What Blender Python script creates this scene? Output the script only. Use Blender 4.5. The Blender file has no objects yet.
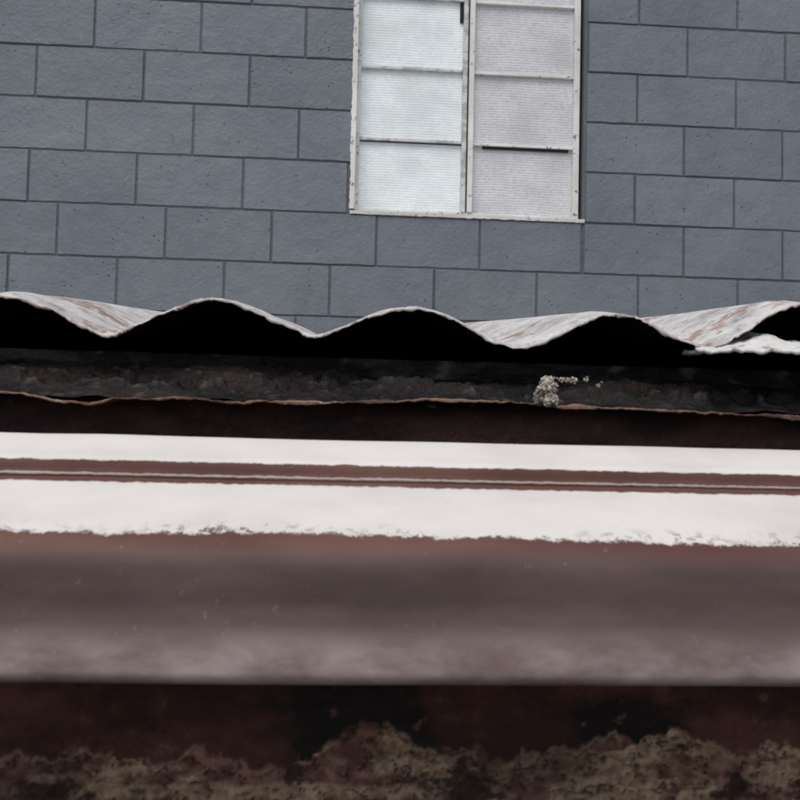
import bpy, math, random
from mathutils import noise, Vector, Matrix
random.seed(4)
Z0=3.0
sc=bpy.context.scene
def fbm(x,y,z=0.0,o=4):
    return noise.fractal(Vector((x,y,z)),0.9,2.1,o)
def sstep(a,b,x):
    t=min(1,max(0,(x-a)/(b-a))); return t*t*(3-2*t)
def lerp(a,b,t): return a+(b-a)*t
def mixc(a,b,t): return tuple(lerp(a[i],b[i],t) for i in range(3))
def link(o,parent=None):
    sc.collection.objects.link(o)
    if parent: o.parent=parent
    return o
def empty(name):
    e=bpy.data.objects.new(name,None); e.empty_display_size=.1; return link(e)
def mesh_obj(name,verts,faces,mats,parent=None,smooth=False,fm=None,cols=None):
    me=bpy.data.meshes.new(name)
    me.from_pydata([(v[0],v[1],v[2]+Z0) for v in verts],[],faces)
    for m in mats: me.materials.append(m)
    if fm: me.polygons.foreach_set('material_index',fm)
    if smooth: me.polygons.foreach_set('use_smooth',[True]*len(faces))
    if cols:
        a=me.color_attributes.new('Col','FLOAT_COLOR','POINT')
        flat=[]
        for c in cols: flat+= [c[0],c[1],c[2],1.0]
        a.data.foreach_set('color',flat)
    me.update()
    return link(bpy.data.objects.new(name,me),parent)
class NT:
    def __init__(s,name,rough=.6,spec=.4,metal=0):
        s.m=bpy.data.materials.new(name); s.m.use_nodes=True
        s.t=s.m.node_tree; s.b=s.t.nodes['Principled BSDF']
        s.b.inputs['Roughness'].default_value=rough
        s.b.inputs['Specular IOR Level'].default_value=spec
        s.b.inputs['Metallic'].default_value=metal
        s.co=s.t.nodes.new('ShaderNodeTexCoord').outputs['Object']
    def l(s,a,b): s.t.links.new(a,b)
    def setv(s,inp,v):
        if hasattr(v,'links'): s.l(v,inp)
        else: inp.default_value=v
    def mp(s,scale=(1,1,1),loc=(0,0,0)):
        n=s.t.nodes.new('ShaderNodeMapping'); n.inputs['Scale'].default_value=scale; n.inputs['Location'].default_value=loc
        s.l(s.co,n.inputs['Vector']); return n.outputs[0]
    def noise(s,scale,detail=4,rough=.55,vec=None,dist=0):
        n=s.t.nodes.new('ShaderNodeTexNoise'); n.inputs['Scale'].default_value=scale
        n.inputs['Detail'].default_value=detail; n.inputs['Roughness'].default_value=rough; n.inputs['Distortion'].default_value=dist
        s.l(vec or s.co,n.inputs['Vector']); return n.outputs['Fac']
    def vor(s,scale,vec=None):
        n=s.t.nodes.new('ShaderNodeTexVoronoi'); n.inputs['Scale'].default_value=scale
        s.l(vec or s.co,n.inputs['Vector']); return n.outputs['Distance']
    def ramp(s,f,a,b):
        n=s.t.nodes.new('ShaderNodeMapRange'); n.interpolation_type='SMOOTHSTEP'
        n.inputs['From Min'].default_value=a; n.inputs['From Max'].default_value=b
        s.l(f,n.inputs['Value']); return n.outputs[0]
    def mix(s,f,a,b):
        n=s.t.nodes.new('ShaderNodeMix'); n.data_type='RGBA'
        s.setv(n.inputs[0],f)
        for i,v in ((6,a),(7,b)):
            if hasattr(v,'links'): s.l(v,n.inputs[i])
            else: n.inputs[i].default_value=(v[0],v[1],v[2],1)
        return n.outputs[2]
    def math(s,op,a,b=0.0,c=0.0):
        n=s.t.nodes.new('ShaderNodeMath'); n.operation=op
        for i,v in enumerate((a,b,c)): s.setv(n.inputs[i],v)
        return n.outputs[0]
    def col(s,c): 
        if hasattr(c,'links'): s.l(c,s.b.inputs['Base Color'])
        else: s.b.inputs['Base Color'].default_value=(c[0],c[1],c[2],1)
    def bump(s,h,strength,dist):
        n=s.t.nodes.new('ShaderNodeBump'); n.inputs['Strength'].default_value=strength; n.inputs['Distance'].default_value=dist
        s.l(h,n.inputs['Height']); s.l(n.outputs[0],s.b.inputs['Normal'])
    def sep(s):
        n=s.t.nodes.new('ShaderNodeSeparateXYZ'); s.l(s.co,n.inputs[0]); return n.outputs
    def attr(s,name):
        n=s.t.nodes.new('ShaderNodeAttribute'); n.attribute_name=name; return n.outputs['Color']

# ---------------- materials ----------------
M=NT('grey_masonry_paint',.5,.4)
att=M.attr('Col')
big=M.noise(1.6,4); med=M.noise(14,3,.6)
c=M.mix(M.ramp(big,.3,.7),(.86,.88,.90),(1.10,1.09,1.07))
mul=M.t.nodes.new('ShaderNodeMix'); mul.data_type='RGBA'; mul.blend_type='MULTIPLY'; mul.inputs[0].default_value=1
M.l(att,mul.inputs[6]); M.l(c,mul.inputs[7])
c1=M.mix(M.math('MULTIPLY',M.ramp(med,.42,.62),.16),mul.outputs[2],(.10,.108,.12))
pit=M.ramp(M.vor(38),.05,.18)
sel=M.ramp(M.noise(9,2),.49,.62)
pitm=M.math('SUBTRACT',1.0,M.math('MULTIPLY',sel,M.math('SUBTRACT',1.0,pit)))
c2=M.mix(pitm,(.065,.07,.08),c1)
fine=M.noise(70,4,.7)
c3=M.mix(M.math('MULTIPLY',M.ramp(fine,.61,.73),.28),c2,(.33,.35,.38))
M.col(c3)
h=M.math('ADD',M.math('MULTIPLY',fine,.7),M.math('ADD',M.math('MULTIPLY',pitm,.8),M.math('MULTIPLY',med,1.5)))
M.bump(h,.62,.007); m_block=M.m
M=NT('aged_white_paint',.5,.4)
n1=M.ramp(M.noise(38,5,.7),.58,.66)
c=M.mix(M.ramp(M.noise(6,3),.35,.65),(.62,.63,.60),(.76,.77,.75))
M.col(M.mix(n1,c,(.16,.14,.12))); M.bump(M.noise(120,3),.4,.002); m_white=M.m
M=NT('frame_grey_paint',.5,.4); M.col(M.mix(M.ramp(M.noise(30,4),.45,.65),(.60,.62,.62),(.36,.37,.37))); m_frgrey=M.m
def glass(name,base,dark,amt):  # pale base colour stands in for sky reflected in the panes
    M=NT(name,.28,.5)
    x,y,z=M.sep()
    zz=M.math('ADD',z,M.math('MULTIPLY',M.noise(5,3),.014))
    w=M.math('SINE',M.math('MULTIPLY',zz,2*math.pi/.0105))
    w=M.math('MULTIPLY',M.math('ADD',w,1.0),.5)
    g=M.noise(1,4,.7,vec=M.mp((60,1,130)))
    g2=M.ramp(M.noise(1,3,.6,vec=M.mp((5,1,7))),.35,.7)
    cl=M.mix(g2,base,tuple(b*.80 for b in base))
    f=M.math('MULTIPLY',M.ramp(M.math('ADD',M.math('MULTIPLY',w,.20),g),.48,.92),amt)
    M.col(M.mix(f,cl,dark))
    M.bump(M.math('ADD',M.math('MULTIPLY',w,.5),g),.3,.003)
    return M.m
m_gl=glass('obscure_glass_skylit',(.88,.96,.97),(.56,.67,.70),.7)
m_gr=glass('obscure_glass_grey',(.68,.70,.72),(.34,.36,.39),.8)
M=NT('dark_gap',.9,.1); M.col((.03,.03,.033)); m_dark=M.m
# gutter
M=NT('weathered_gutter_paint',.6,.25)
x,y,z=M.sep(); z=M.math('SUBTRACT',z,Z0)
rag=M.noise(1,6,.8,vec=M.mp((150,60,320))); rag2=M.noise(1,3,.6,vec=M.mp((9,9,9)))
zr=M.math('ADD',z,M.math('ADD',M.math('MULTIPLY',M.math('SUBTRACT',rag,.5),.0055),M.math('MULTIPLY',M.math('SUBTRACT',rag2,.5),.004)))
zr2=M.math('ADD',z,M.math('MULTIPLY',M.math('SUBTRACT',rag,.5),.0020))
w1=M.ramp(zr2,-.0050,-.0046)
w2a=M.ramp(zr2,-.0118,-.0114); w2b=M.ramp(zr,-.0258,-.0252)
w2=M.math('MULTIPLY',w2b,M.math('SUBTRACT',1.0,w2a))
w3=M.math('MULTIPLY',M.math('MULTIPLY',M.ramp(zr2,-.0096,-.0093),M.math('SUBTRACT',1.0,M.ramp(zr2,-.0089,-.0086))),.45)
wh=M.math('MAXIMUM',M.math('MAXIMUM',w1,w2),w3)
chip=M.ramp(M.noise(1,4,.8,vec=M.mp((330,200,380))),.70,.73)
near=M.math('SUBTRACT',1.0,M.ramp(z,-.0250,-.0215))
patch=M.ramp(M.noise(1,2,.5,vec=M.mp((11,3,3),(.9,0,0))),.42,.58)
chip2=M.math('MULTIPLY',M.math('MULTIPLY',M.ramp(M.noise(1,4,.8,vec=M.mp((170,150,260),(3,1,2))),.54,.56),near),patch)
wh=M.math('MULTIPLY',wh,M.math('SUBTRACT',1.0,M.math('MAXIMUM',M.math('MULTIPLY',chip,.5),chip2)))
wcol=M.mix(M.ramp(M.noise(1,4,.6,vec=M.mp((12,12,40))),.35,.7),(.75,.73,.68),(.62,.595,.55))
wcol=M.mix(M.math('MULTIPLY',M.ramp(rag,.55,.8),.2),wcol,(.45,.38,.32))
brn=M.mix(M.ramp(M.noise(1,4,.6,vec=M.mp((14,14,50))),.3,.7),(.100,.044,.035),(.155,.078,.062))
face=M.mix(M.ramp(M.noise(1,4,.65,vec=M.mp((10,10,30))),.3,.72),(.075,.050,.047),(.13,.092,.087))
bc=M.mix(M.ramp(z,-.034,-.026),face,brn)
low_pale=M.math('MULTIPLY',M.math('SUBTRACT',1.0,M.ramp(z,-.0600,-.0500)),M.ramp(M.noise(1,4,.65,vec=M.mp((26,26,60))),.30,.70))  # blotchy paler tone towards the bottom of the gutter face
bc=M.mix(M.math('MULTIPLY',low_pale,.55),bc,(.36,.31,.30))
bc=M.mix(M.math('MULTIPLY',M.ramp(M.noise(260,2,.7),.67,.76),.16),bc,(.4,.34,.32))
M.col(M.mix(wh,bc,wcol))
M.bump(M.math('ADD',wh,M.math('MULTIPLY',M.noise(300,3),.5)),.5,.0006); m_gut=M.m
M=NT('weathered_roof_sheet',.6,.3,.0)
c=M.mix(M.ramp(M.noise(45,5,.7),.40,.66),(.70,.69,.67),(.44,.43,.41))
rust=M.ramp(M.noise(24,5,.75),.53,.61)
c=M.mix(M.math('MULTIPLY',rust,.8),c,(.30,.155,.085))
c=M.mix(M.ramp(M.noise(95,4,.75),.56,.64),c,(.78,.77,.74))
c=M.mix(M.math('MULTIPLY',M.ramp(M.noise(180,3,.75),.60,.66),.75),c,(.13,.10,.08))
M.col(c); M.bump(M.noise(260,4,.6),.8,.0015); m_roof=M.m
M=NT('roof_underside_grime_shade',.75,.25); M.col(M.mix(M.ramp(M.noise(60,4,.7),.45,.7),(.010,.009,.009),(.045,.038,.036))); M.bump(M.noise(90,4),.8,.003); m_under=M.m  # near-black: shade under the sheet is put into the grime colour
M=NT('sheet_cut_edge',.6,.3)
c=M.mix(M.ramp(M.noise(28,4,.7),.42,.6),(.50,.48,.44),(.18,.11,.075)); c=M.mix(M.ramp(M.noise(120,4,.7),.49,.57),c,(.70,.68,.65)); M.col(c); m_edge=M.m
def vcol(name,rough,spec,bs,bd,bstr=.6):
    M=NT(name,rough,spec); a=M.attr('Col')
    f=M.math('ADD',.60,M.math('MULTIPLY',M.noise(420,4,.7),.8))
    n=M.t.nodes.new('ShaderNodeVectorMath'); n.operation='SCALE'; M.l(a,n.inputs[0]); M.l(f,n.inputs['Scale'])
    M.col(n.outputs[0]); M.bump(M.noise(bs,4,.65),bstr,bd); return M.m
m_grime=vcol('grimy_timber',.65,.3,260,.003,.9)
m_mas=vcol('flaking_masonry',.75,.25,380,.0014,.9)
m_lichen=vcol('lichen',.9,.1,900,.0008)
M=NT('rusty_flashing_edge',.7,.3)
c=M.mix(M.ramp(M.noise(26,5,.7),.42,.6),(.29,.17,.11),(.08,.045,.035)); c=M.mix(M.ramp(M.noise(60,4,.7),.55,.63),c,(.42,.35,.27)); M.col(c); M.bump(M.noise(400,3),.6,.001); m_rust=M.m
M=NT('fascia_brown_paint',.6,.3)
c=M.mix(M.ramp(M.noise(1,4,.6,vec=M.mp((12,12,60))),.35,.7),(.020,.010,.010),(.045,.022,.020)); M.col(c); M.bump(M.noise(200,3),.5,.001); m_fascia=M.m
M=NT('old_brick',.85,.2)
br=M.t.nodes.new('ShaderNodeTexBrick'); cx=M.t.nodes.new('ShaderNodeCombineXYZ'); xx,yy,zz=M.sep(); M.l(M.math('ADD',xx,yy),cx.inputs[0]); M.l(zz,cx.inputs[1]); M.l(cx.outputs[0],br.inputs['Vector'])
br.inputs['Scale'].default_value=1; br.inputs['Brick Width'].default_value=.24; br.inputs['Row Height'].default_value=.086; br.inputs['Mortar Size'].default_value=.006
br.inputs['Color1'].default_value=(.16,.07,.05,1); br.inputs['Color2'].default_value=(.11,.05,.04,1); br.inputs['Mortar'].default_value=(.26,.22,.16,1)
M.col(br.outputs['Color']); M.bump(M.noise(60,4),.5,.004); m_brick=M.m
M=NT('concrete_ground',.85,.2); M.col(M.mix(M.ramp(M.noise(2,4),.35,.65),(.20,.19,.18),(.30,.29,.27))); M.bump(M.noise(40,3),.3,.005); m_ground=M.m

# ---------------- ground ----------------
mesh_obj('ground',[(-150,-150,-Z0),(150,-150,-Z0),(150,150,-Z0),(-150,150,-Z0)],[(0,1,2,3)],[m_ground])

# ---------------- grey block building ----------------
bld=empty('concrete_block_building')
YW=3.8
verts=[];faces=[];cols=[]
BASE=(.153,.180,.208); JC=(.085,.098,.114)
def block(x0,x1,z0,z1):
    g=.0012+random.uniform(0,.0008); cf=.0040
    if x1-x0<.03: return
    dy=random.uniform(-.0016,.0016); t=random.uniform(.93,1.07)
    base=tuple(b*t for b in BASE); j=JC
    K=14
    ty=random.uniform(-.0012,.0012)
    rows=[]
    for r,(dz,yy,cc) in enumerate(((g,.0050,j),(g+cf,0,base),(-g-cf,0,base),(-g,.0050,j))):
        ids=[]
        for i in range(K+1):
            u=i/K
            inner=(r in (1,2))
            xx=lerp(x0+g+cf,x1-g-cf,u) if inner else lerp(x0+g,x1-g,u)
            zz=(z0 if r<2 else z1)+dz
            if inner: zz+=.0030*fbm(xx*18,z0*7+r,3)
            verts.append((xx,YW+dy+yy+ty*(u-.5),zz)); cols.append(cc); ids.append(len(verts)-1)
        rows.append(ids)
    for r in range(3):
        for i in range(K):
            faces.append((rows[r][i],rows[r][i+1],rows[r+1][i+1],rows[r+1][i]))
    for s in (0,K):
        a=rows[1][s];b=rows[2][s]
        faces.append((rows[0][s],a,b,rows[3][s]) if s==0 else (rows[0][s],rows[3][s],b,a))
WX0,WX1,WZ0,WZ1=.06,.972,.91,2.11
XL,XR=-5.0,6.0
def row_ph(k):
    tab={-1:(-.639,1.368),-2:(-.848,1.187),0:(-.753,1.570),1:(-.547,1.366),2:(-.740,1.576),3:(-.530,1.377),4:(-.740,1.58)}
    if k in tab: return tab[k]
    v=-.54 if k%2 else -.74
    return (v,v+2.0)
zb=.91
def run(x0,x1,ph,z0,z1):
    n=math.floor((x0-ph)/.4); x=ph+n*.4
    while x<x1-1e-6:
        a=max(x,x0); b=min(x+.4,x1)
        if b-a>1e-4: block(a,b,z0,z1)
        x+=.4
for k in range(-20,14):
    z0=zb+.2*k; z1=z0+.2
    if z0<-Z0: z0=-Z0
    if z1<=-Z0+.02: continue
    pl,pr=row_ph(k)
    if 0<=k<6:
        run(XL,WX0,pl,z0,z1); run(WX1,XR,pr,z0,z1)
    elif k in (-1,-2):
        s_=.968 if k==-1 else .787
        run(XL,s_,pl if k==-1 else -.813,z0,z1); run(s_,XR,pr,z0,z1)
    else: run(XL,XR,pl,z0,z1)
def quad(a,b,c_,d,cc=JC):
    n=len(verts); verts.extend([a,b,c_,d]); cols.extend([cc]*4); faces.append((n,n+1,n+2,n+3))
yb=YW+.0045; ZT=zb+.2*14; D=4.0
quad((XL,yb,-Z0),(WX0,yb,-Z0),(WX0,yb,ZT),(XL,yb,ZT))
quad((WX1,yb,-Z0),(XR,yb,-Z0),(XR,yb,ZT),(WX1,yb,ZT))
quad((WX0,yb,-Z0),(WX1,yb,-Z0),(WX1,yb,WZ0),(WX0,yb,WZ0))
quad((WX0,yb,WZ1),(WX1,yb,WZ1),(WX1,yb,ZT),(WX0,yb,ZT))
rc=BASE; yr=YW+.2
quad((WX0,yb,WZ0),(WX0,yr,WZ0),(WX0,yr,WZ1),(WX0,yb,WZ1),rc)
quad((WX1,yr,WZ0),(WX1,yb,WZ0),(WX1,yb,WZ1),(WX1,yr,WZ1),rc)
quad((WX0,yb,WZ0),(WX1,yb,WZ0),(WX1,yr,WZ0),(WX0,yr,WZ0),rc)
quad((WX0,yr,WZ1),(WX1,yr,WZ1),(WX1,yb,WZ1),(WX0,yb,WZ1),rc)
quad((XL,yb,ZT),(XR,yb,ZT),(XR,yb+D,ZT),(XL,yb+D,ZT))
quad((XL,yb+D,-Z0),(XL,yb,-Z0),(XL,yb,ZT),(XL,yb+D,ZT))
quad((XR,yb,-Z0),(XR,yb+D,-Z0),(XR,yb+D,ZT),(XR,yb,ZT))
quad((XR,yb+D,-Z0),(XL,yb+D,-Z0),(XL,yb+D,ZT),(XR,yb+D,ZT))
mesh_obj('block_walls',verts,faces,[m_block],bld,cols=cols)

def boxes(name,lst,mats,parent,bevel=.0015):
    v=[];f=[];fmi=[]
    for b in lst:
        x0,x1,y0,y1,z0,z1=b[:6]; mi=b[6] if len(b)>6 else 0
        n=len(v)
        v+=[(x0,y0,z0),(x1,y0,z0),(x1,y1,z0),(x0,y1,z0),(x0,y0,z1),(x1,y0,z1),(x1,y1,z1),(x0,y1,z1)]
        for q in ((0,3,2,1),(4,5,6,7),(0,1,5,4),(1,2,6,5),(2,3,7,6),(3,0,4,7)):
            f.append(tuple(n+i for i in q)); fmi.append(mi)
    o=mesh_obj(name,v,f,mats,parent,fm=fmi)
    if bevel:
        m=o.modifiers.new('b','BEVEL'); m.width=bevel; m.segments=2
    return o
yF=YW+.055
fr=[]
xa,xb=WX0+.004,WX1-.012
zA=WZ0+.022; zB=WZ1-.01
fr.append((xa,xa+.024,yF,yF+.04,zA,zB,0))
fr.append((xb-.024,xb,yF,yF+.04,zA,zB,0))
fr.append((xa+.024,xb-.024,yF+.002,yF+.04,zA,zA+.014,0))
fr.append((xa+.024,xb-.024,yF+.002,yF+.04,zB-.02,zB,0))
xm=.520
fr.append((xm-.006,xm+.014,yF-.012,yF+.04,zA+.014,zB-.02,0))
fr.append((xm-.030,xm-.012,yF-.004,yF+.03,zA+.014,zB-.02,1))
P=.287
hz=[zA+.004+P*i for i in (1,2,3)]
for i,h_ in enumerate(hz):
    fr.append((xa+.024,xm-.030,yF+.004,yF+.03,h_-.003,h_+.009,1))
    fr.append((xm+.014,xb-.024,yF+.006,yF+.03,h_-.006,h_+.006,0))
boxes('window_frame',fr,[m_white,m_frgrey],bld,.002)
gp=[(xm-.012,xm-.006,yF+.02,yF+.045,zA+.014,zB-.02),
    (xm+.055,xb-.04,yF+.012,yF+.033,hz[0]-.015,hz[0]-.0065),
    (xm-.044,xm-.031,yF+.012,yF+.033,hz[2]-.085,hz[2]-.005),
    (xa+.024,xm-.030,yF+.012,yF+.033,hz[0]-.0055,hz[0]-.0035)]
boxes('window_gaps',gp,[m_dark],bld,0)
gl=[]
zz=[zA+.014]+hz+[zB-.02]
for i in range(4):
    gl.append((xa+.02,xm-.02,yF+.020,yF+.026,zz[i],zz[i+1]-.001,0))
    gl.append((xm+.012,xb-.02,yF+.022,yF+.028,zz[i],zz[i+1]-.001,1))
boxes('window_panes',gl,[m_gl,m_gr],bld,0)
boxes('window_backing',[(WX0,WX1,yr-.01,yr+.01,WZ0,WZ1)],[m_dark],bld,0)
sv=[];sf=[]
N=110
for i in range(N+1):
    x=lerp(WX0-.004,WX1-.002,i/N)
    t=.0030*fbm(x*30,1,0); t2=.0028*fbm(x*45,9,0)
    for (y,z) in ((YW-.006+t2,WZ0+.000+t),(YW-.008+t2,WZ0+.012+t2),(yF+.05,WZ0+.022),(yF+.05,WZ0-.002)):
        sv.append((x,y,z))
for i in range(N):
    for j_ in range(4):
        a=i*4+j_; b=i*4+(j_+1)%4; sf.append((a,a+4,b+4,b))
sf.append((0,1,2,3)); sf.append(tuple(N*4+i for i in (3,2,1,0)))
mesh_obj('window_sill',sv,sf,[m_white],bld)
sv=[];sf=[]
for i in range(161):
    z=lerp(WZ0+.02,WZ1,i/160); wd=.010+.008*fbm(z*22,4)+.004*fbm(z*80,2)
    sv+=[(WX0-.004-max(0,wd-.004)*.5,YW-.0015,z),(WX0+.012,YW-.003,z),(WX0+.014,yF+.01,z)]
for i in range(160):
    a=i*3; sf+= [(a,a+1,a+4,a+3),(a+1,a+2,a+5,a+4)]
mesh_obj('window_putty',sv,sf,[m_white],bld)

# ---------------- near building ----------------
nb=empty('brick_building')
NX0,NX1=-2.2,2.6
YB=.372
def grid(xs,zs,fn):
    v=[];c=[];f=[]
    for z in zs:
        for x in xs:
            p,cc=fn(x,z); v.append(p); c.append(cc)
    nx=len(xs)
    for j in range(len(zs)-1):
        for i in range(nx-1):
            a=j*nx+i; f.append((a,a+1,a+1+nx,a+nx))
    return v,f,c
def mas(x,z):
    zb_=-.1120+.018*max(0,x)+.0055*fbm(x*16,2.3)+.0045*fbm(x*80,7.1)+.0018*fbm(x*260,1.1)
    zb_+= .012*math.exp(-((x-.018)/.016)**2)+.005*math.exp(-((x-.125)/.03)**2)
    inpaint=sstep(-.0006,.0010,z-zb_+.0020*fbm(x*300,z*300))
    n1=fbm(x*45,z*70,1,5); n2=fbm(x*130,z*190,5,5); n3=fbm(x*400,z*450,9,3); n0=fbm(x*12,z*22,4,4)
    paint=mixc((.036,.013,.010),(.100,.038,.030),sstep(-.5,.6,n0+.25*n2))
    mo=math.exp(-((x-.008)/.035)**2)+.9*math.exp(-((x-.115)/.03)**2)*sstep(-.080,-.095,z)+.45*sstep(.15,.3,x)
    mo=sstep(.30,.8,mo+.40*n1)
    paint=mixc(paint,(.009,.006,.006),mo)
    paint=mixc(paint,(.16,.08,.06),.6*sstep(.50,.7,n2)*sstep(-.1,.3,n1))
    left=sstep(.09,-.01,x)
    tan=mixc((.20,.130,.085),(.42,.305,.205),sstep(-.6,.6,n2*.6+.6*n3))
    brk=mixc((.105,.048,.036),(.24,.135,.105),sstep(-.5,.6,n2+.3*n3))
    ph=z+.1235+.0016*n1
    joint=1-sstep(.0016,.0036,abs(ph+.0006*n3))
    isl=fbm(x*55+3,z*100,17,6)
    red=sstep(-.05,.02,isl+lerp(-.08,.26,left))*(1-joint*left*.9)
    ex=mixc(tan,brk,red)
    rim=math.exp(-((isl+lerp(-.08,.26,left)+.02)/.03)**2)
    ex=mixc(ex,(.52,.41,.29),rim*.6*sstep(-.3,.3,n2))
    rg=abs(fbm(x*70+.4*n2,z*105,22,4)); crack=1-sstep(.015,.08,rg)
    dk=max(crack*.75, sstep(.25,.5,-n1+.25*n3)*.92)
    ex=mixc(ex,(.024,.014,.011),dk)
    ex=mixc(ex,(.045,.022,.017),sstep(.0,.55,-n0+.05)*.6)
    c=mixc(ex,paint,inpaint)
    y=YB-.0024*inpaint-.0016*n1-(1-inpaint)*(.0009*n2+.0005*n3-.0012*crack+.0012*red)-.0003*n2
    edge=math.exp(-((z-zb_)/.0010)**2)
    c=mixc(c,(.34,.25,.18),.45*edge*sstep(-.1,.4,n1))
    y-=.001*edge
    return (x,y,z),c
xs=[-.30+i*.0008 for i in range(900)]
zs=[-.175+i*.0008 for i in range(151)]
v,f,c=grid(xs,zs,mas)
mesh_obj('flaking_painted_masonry',v,f,[m_mas],nb,smooth=True,cols=c)
x1=xs[-1]
boxes('brick_walls',[(NX0,NX1,YB+.008,3.55,-Z0,-.0545),
   (NX0,-.30,YB,YB+.007,-Z0,-.0545),(x1,NX1,YB,YB+.007,-Z0,-.0545),(-.30,x1,YB,YB+.007,-Z0,-.175)],[m_brick],nb,0)
def fasc(x,z):
    n=fbm(x*25,z*60,2,4); n2=fbm(x*120,z*200,3,3)
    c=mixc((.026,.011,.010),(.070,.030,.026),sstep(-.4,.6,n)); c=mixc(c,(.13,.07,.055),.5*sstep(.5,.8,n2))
    return (x,.418-.0008*n,z),c
xs2=[-.35+i*.002 for i in range(451)]
v,f,c=grid(xs2,[-.0545+i*.002 for i in range(38)],fasc)
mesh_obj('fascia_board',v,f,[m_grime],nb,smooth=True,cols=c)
def ledge(x,t):
    n=fbm(x*30,t*3,1,5); n2=fbm(x*110,t*14,6,4); n3=fbm(x*9,t*2,8,3); n4=fbm(x*300,t*30,2,3)
    y=.408+.034*t-.0010*n4*min(1,t*4); z=.0195+.013*t**.8 + .0018*n+(.0018*n2+.0006*n4)*math.sin(math.pi*min(1,t*1.1))
    z+=.0034*sstep(.35,.5,t+.15*n2)*(1 if n3>0 else .3)
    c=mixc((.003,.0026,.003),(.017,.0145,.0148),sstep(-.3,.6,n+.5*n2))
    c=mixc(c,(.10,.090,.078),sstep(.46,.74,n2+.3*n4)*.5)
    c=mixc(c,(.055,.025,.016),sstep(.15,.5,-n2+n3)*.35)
    return (x,y,z),c
v,f,c=grid([-.35+i*.0008 for i in range(1130)],[i/40 for i in range(41)],ledge)
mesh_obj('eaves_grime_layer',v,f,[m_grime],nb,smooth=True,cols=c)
def eav(x,z):
    n=fbm(x*22,z*90,12,5); n2=fbm(x*90,z*160,15,4)
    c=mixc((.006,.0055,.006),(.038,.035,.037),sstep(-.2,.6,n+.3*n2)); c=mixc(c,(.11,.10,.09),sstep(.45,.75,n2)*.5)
    return (x,.443-.002*n-.0022*n2,z),c
v,f,c=grid([-.35+i*.0013 for i in range(693)],[.018+i*.0008 for i in range(30)],eav)
mesh_obj('eaves_dark_backing',v,f,[m_grime],nb,smooth=True,cols=c)  # backing whose near-black colour stands in for shade in the eaves opening
boxes('roof_timbers',[(NX0,NX1,.448,.50,-.0545,.041),(NX0,-.35,.419,.447,-.0545,.030),(.55,NX1,.419,.447,-.0545,.030)],[m_fascia],nb,0)
pts=[(-.20,.0225),(-.152,.0215),(-.128,.0205),(-.105,.0172),(-.095,.0165),(-.083,.0192),(-.06,.0195),(-.03,.0188),(-.005,.0195),(.02,.0205),(.04,.0218),(.07,.0215),(.095,.0205),(.13,.0200),(.17,.0190),(.21,.0185),(.30,.018)]
def lipz(x):
    if x<=pts[0][0]: return pts[0][1]
    for a,b in zip(pts,pts[1:]):
        if x<=b[0]:
            t=(x-a[0])/(b[0]-a[0]); t=t*t*(3-2*t); return lerp(a[1],b[1],t)
    return pts[-1][1]
sv=[];sf=[]
N=1400
for i in range(N+1):
    x=lerp(-.35,.55,i/N)
    z=lipz(x)+.0007*fbm(x*60,3)+.0004*fbm(x*250,5)
    th=.00035+.0012*max(0,fbm(x*45,8)+.1)+.0003*abs(fbm(x*300,2))
    y=.4045+.0012*fbm(x*40,11)
    for (yy,q) in ((y,z-th),(y-.0004,z),(y,z+th*.6),(.412,z+.0006),(.418,z-.0002)): sv.append((x,yy,q))
for i in range(N):
    for j_ in range(4):
        a=i*5+j_; sf.append((a,a+5,a+6,a+1))
mesh_obj('rusted_flashing_lip',sv,sf,[m_rust],nb,smooth=True)

# corrugated roof
PIT=.0838; XC=.035; YFRT=.415
def corr(x):
    ph=math.pi*(x-XC)/PIT
    return .0074*(.50*math.cos(2*ph)+.50*(2*abs(math.cos(ph))**1.1-1))
def droop(x):
    d=.0012+.0008*(1+fbm(x*9,4.4))
    d+=.0018*math.exp(-((x+.12)/.03)**2)+.0018*math.exp(-((x-.095)/.03)**2)+.0030*sstep(.13,.18,x)*sstep(.35,.25,x)
    return d
def roofz(x,y):
    s=.110
    yy=y-YFRT
    z=.0562+corr(x)
    z+=.010*sstep(.13,.22,x)*sstep(.5,.3,x)*math.exp(-yy/.15)
    z+=.0020*fbm(x*8,y*3,7)+.0009*fbm(x*40,y*25,3)*math.exp(-yy/.1)
    z-=droop(x)*math.exp(-yy/.018)
    if y<1.30: z+=s*yy
    else: z+=s*(1.30-YFRT)-.10*(y-1.30)
    return z
xs=[]; x=NX0
while x<NX1:
    xs.append(x); x+= .0010 if -.3<x<.45 else .006
ys=[YFRT,YFRT+.0012,YFRT+.0025,YFRT+.004,YFRT+.006,YFRT+.01,YFRT+.018,YFRT+.03,YFRT+.05,.50,.56,.65,.8,1.0,1.2,1.3,1.5,2.2,3.0,3.6]
v=[];f=[];fmi=[]
nx=len(xs);ny=len(ys)
T=.0010
for s_ in (0,1):
    for j,y in enumerate(ys):
        for x in xs:
            e=0
            if j<6: e=(.0024*fbm(x*30,2)+.0017*fbm(x*150,5))*(1-j/6)
            z=roofz(x,y)
            if j<5: z+=.0006*fbm(x*230,y*400,9)
            th=T*(1+1.1*fbm(x*60,31)+.7*fbm(x*260,8)) if j<4 else T
            v.append((x,y+e,z-(max(.0003,th) if s_ else 0)))
off=nx*ny
for j in range(ny-1):
    for i in range(nx-1):
        a=j*nx+i
        f.append((a,a+1,a+1+nx,a+nx)); fmi.append(0)
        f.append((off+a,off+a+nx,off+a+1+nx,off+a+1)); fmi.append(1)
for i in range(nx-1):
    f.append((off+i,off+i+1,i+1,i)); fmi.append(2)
mesh_obj('corrugated_metal_roof',v,f,[m_roof,m_under,m_edge],None,smooth=True,fm=fmi)

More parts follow.
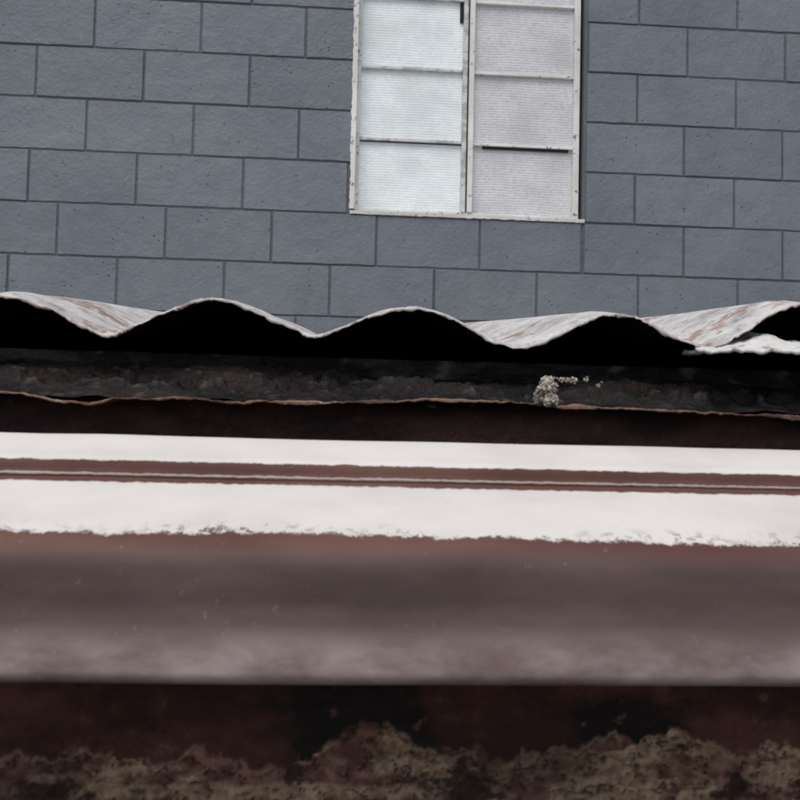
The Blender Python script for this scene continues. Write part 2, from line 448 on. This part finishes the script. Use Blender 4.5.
# torn flashing at right
v=[];f=[]
NX=180;NY=16
for j in range(NY+1):
    t=j/NY
    for i in range(NX+1):
        u=i/NX; x=.155+.16*u
        w=sstep(0,.12,u)
        y=.398+.035*t+.002*fbm(x*60,t*2,3)-.004*u+.0012*fbm(x*190,2,2)*(1-t)
        z=.0470+.030*(x-.157)+.0050*t*w+.0012*fbm(x*70,t*3,1)+.0010*fbm(x*200,t*8,4)
        z+=.0050*math.exp(-((u-.19)/.05)**2)*t
        z-=.0022*(1-t)**4
        v.append((x+.003*fbm(t*4,u*9,3)*(1-w),y,z))
for j in range(NY):
    for i in range(NX):
        a=j*(NX+1)+i; f.append((a,a+1,a+2+NX,a+1+NX))
M=NT('torn_flashing_white',.6,.3)
c=M.mix(M.ramp(M.noise(70,4,.7),.56,.68),(.72,.72,.70),(.30,.24,.19)); M.col(c); M.bump(M.noise(350,3),.7,.0015)
o=mesh_obj('torn_roof_flashing',v,f,[M.m],None,smooth=True)
so=o.modifiers.new('s','SOLIDIFY'); so.thickness=.0014; so.offset=-1

# lichen clump
import bmesh
v=[];f=[];cl=[]
def blob(cx,cy,cz,r):
    bm=bmesh.new(); bmesh.ops.create_icosphere(bm,subdivisions=3,radius=1)
    n=len(v); sd=random.uniform(0,99)
    for q in bm.verts:
        d=q.co.normalized(); k=1+1.2*fbm(d.x*1.9+sd,d.y*1.9,d.z*1.9,5)
        v.append((cx+d.x*r*k,cy+d.y*r*.6*k,cz+d.z*r*k))
        t=sstep(-.4,.5,k-1+.3*fbm(d.x*6+sd,d.y*6,d.z*6)); cl.append(mixc((.12,.095,.07),(.60,.57,.48),t))
    for fc in bm.faces: f.append(tuple(n+q.index for q in fc.verts))
    bm.free()
for i in range(34):
    b=random.uniform(-1,1)
    blob(.0885+random.gauss(0,1)*.0018-.0008*b,.4015+random.uniform(-.001,.004),.0266+b*.0040,random.uniform(.0006,.0018))
for i in range(12): blob(.0885+random.gauss(0,.0022),.4015,.0228+random.gauss(0,.0011),random.uniform(.0005,.0012))
for cx_,cz_,n_ in ((.0965,.0318,6),(.1015,.0312,3),(.1075,.0322,4),(.1125,.0305,2)):
    for i in range(n_):
        blob(cx_+random.gauss(0,.0012),.411+random.uniform(-.002,.003),cz_+random.gauss(0,.0006),random.uniform(.0003,.0010))
mesh_obj('lichen_clump',v,f,[m_lichen],None,smooth=True,cols=cl)

# gutter
prof=[(.400,-.004),(.401,-.050),(.397,-.054),(.312,-.061),(.300,-.0655),(.2895,-.0660),(.2865,-.0650),(.2858,-.0632),(.2872,-.0612),(.2910,-.0575),(.2946,-.0520),(.2958,-.0460),(.2955,-.0400),(.2955,-.0340),(.2968,-.0305),(.3000,-.0272),(.3040,-.0252),(.3120,-.0215),(.3220,-.0165),(.3300,-.0128),(.3325,-.0118),(.3338,-.0104),(.3335,-.0094),(.3350,-.0088),(.3380,-.0086),(.3385,-.0070),(.3390,-.0052),(.3402,-.0040),(.3450,-.0020),(.3540,.0022),(.3580,.0034),(.3600,.0030),(.3604,.0010)]
def cr(p):
    out=[]
    for i in range(len(p)-1):
        p0=p[max(0,i-1)];p1=p[i];p2=p[i+1];p3=p[min(len(p)-1,i+2)]
        sh = math.dist(p1,p2)>.02
        for s in range(3):
            t=s/3
            if sh: out.append((lerp(p1[0],p2[0],t),lerp(p1[1],p2[1],t))); continue
            q=[]
            for k in (0,1):
                m1=(p2[k]-p0[k])*.3; m2=(p3[k]-p1[k])*.3
                q.append((2*t**3-3*t*t+1)*p1[k]+(t**3-2*t*t+t)*m1+(-2*t**3+3*t*t)*p2[k]+(t**3-t*t)*m2)
            out.append(tuple(q))
    out.append(p[-1]); return out
pr=cr(prof)
v=[];f=[]
gx=[NX0+.01*i for i in range(int((NX1-NX0)/.01)+1)]
for x in gx:
    wob=.0005*fbm(x*5,1)+.0002*fbm(x*22,3)
    wy=.0010*fbm(x*4,7)
    for (y,z) in pr: v.append((x,y+wy,z+wob))
n=len(pr)
for i in range(len(gx)-1):
    for j in range(n-1):
        a=i*n+j; f.append((a,a+n,a+n+1,a+1))
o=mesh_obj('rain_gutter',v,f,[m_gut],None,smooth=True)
so=o.modifiers.new('s','SOLIDIFY'); so.thickness=.0009; so.offset=0

# ---------------- light ----------------
w=bpy.data.worlds.new('World'); sc.world=w; w.use_nodes=True
nt=w.node_tree; bg=nt.nodes['Background']; sky=nt.nodes.new('ShaderNodeTexSky'); sky.sky_type='NISHITA'; sky.sun_disc=False
EL=math.radians(58); ROT=math.radians(200)
sky.sun_elevation=EL; sky.sun_rotation=ROT; sky.dust_density=4; sky.air_density=1.0; sky.ozone_density=1
nt.links.new(sky.outputs[0],bg.inputs[0]); bg.inputs[1].default_value=.13
sd=bpy.data.lights.new('sun','SUN'); sd.energy=1.0; sd.angle=math.radians(30); sd.color=(1,.96,.90)
so=bpy.data.objects.new('sun',sd); sc.collection.objects.link(so)
d=Vector((math.sin(ROT)*math.cos(EL),math.cos(ROT)*math.cos(EL),math.sin(EL)))
so.rotation_euler=d.to_track_quat('Z','Y').to_euler(); so.location=(0,-5,9)
sc.view_settings.view_transform='Standard'; sc.view_settings.look='None'; sc.view_settings.exposure=0

# ---------------- camera ----------------
cd=bpy.data.cameras.new('camera'); cam=bpy.data.objects.new('camera',cd); sc.collection.objects.link(cam)
cd.sensor_width=36; cd.lens=45; cd.clip_start=.01; cd.clip_end=500
yaw=math.radians(4.0); pit_=math.radians(3.0); rol=math.radians(1.3)
R=Matrix.Rotation(-yaw,4,'Z')@Matrix.Rotation(math.pi/2+pit_,4,'X')@Matrix.Rotation(rol,4,'Z')
cam.matrix_world=Matrix.Translation((0,0,Z0))@R
cd.dof.use_dof=True; cd.dof.focus_distance=.9; cd.dof.aperture_fstop=44
sc.camera=cam
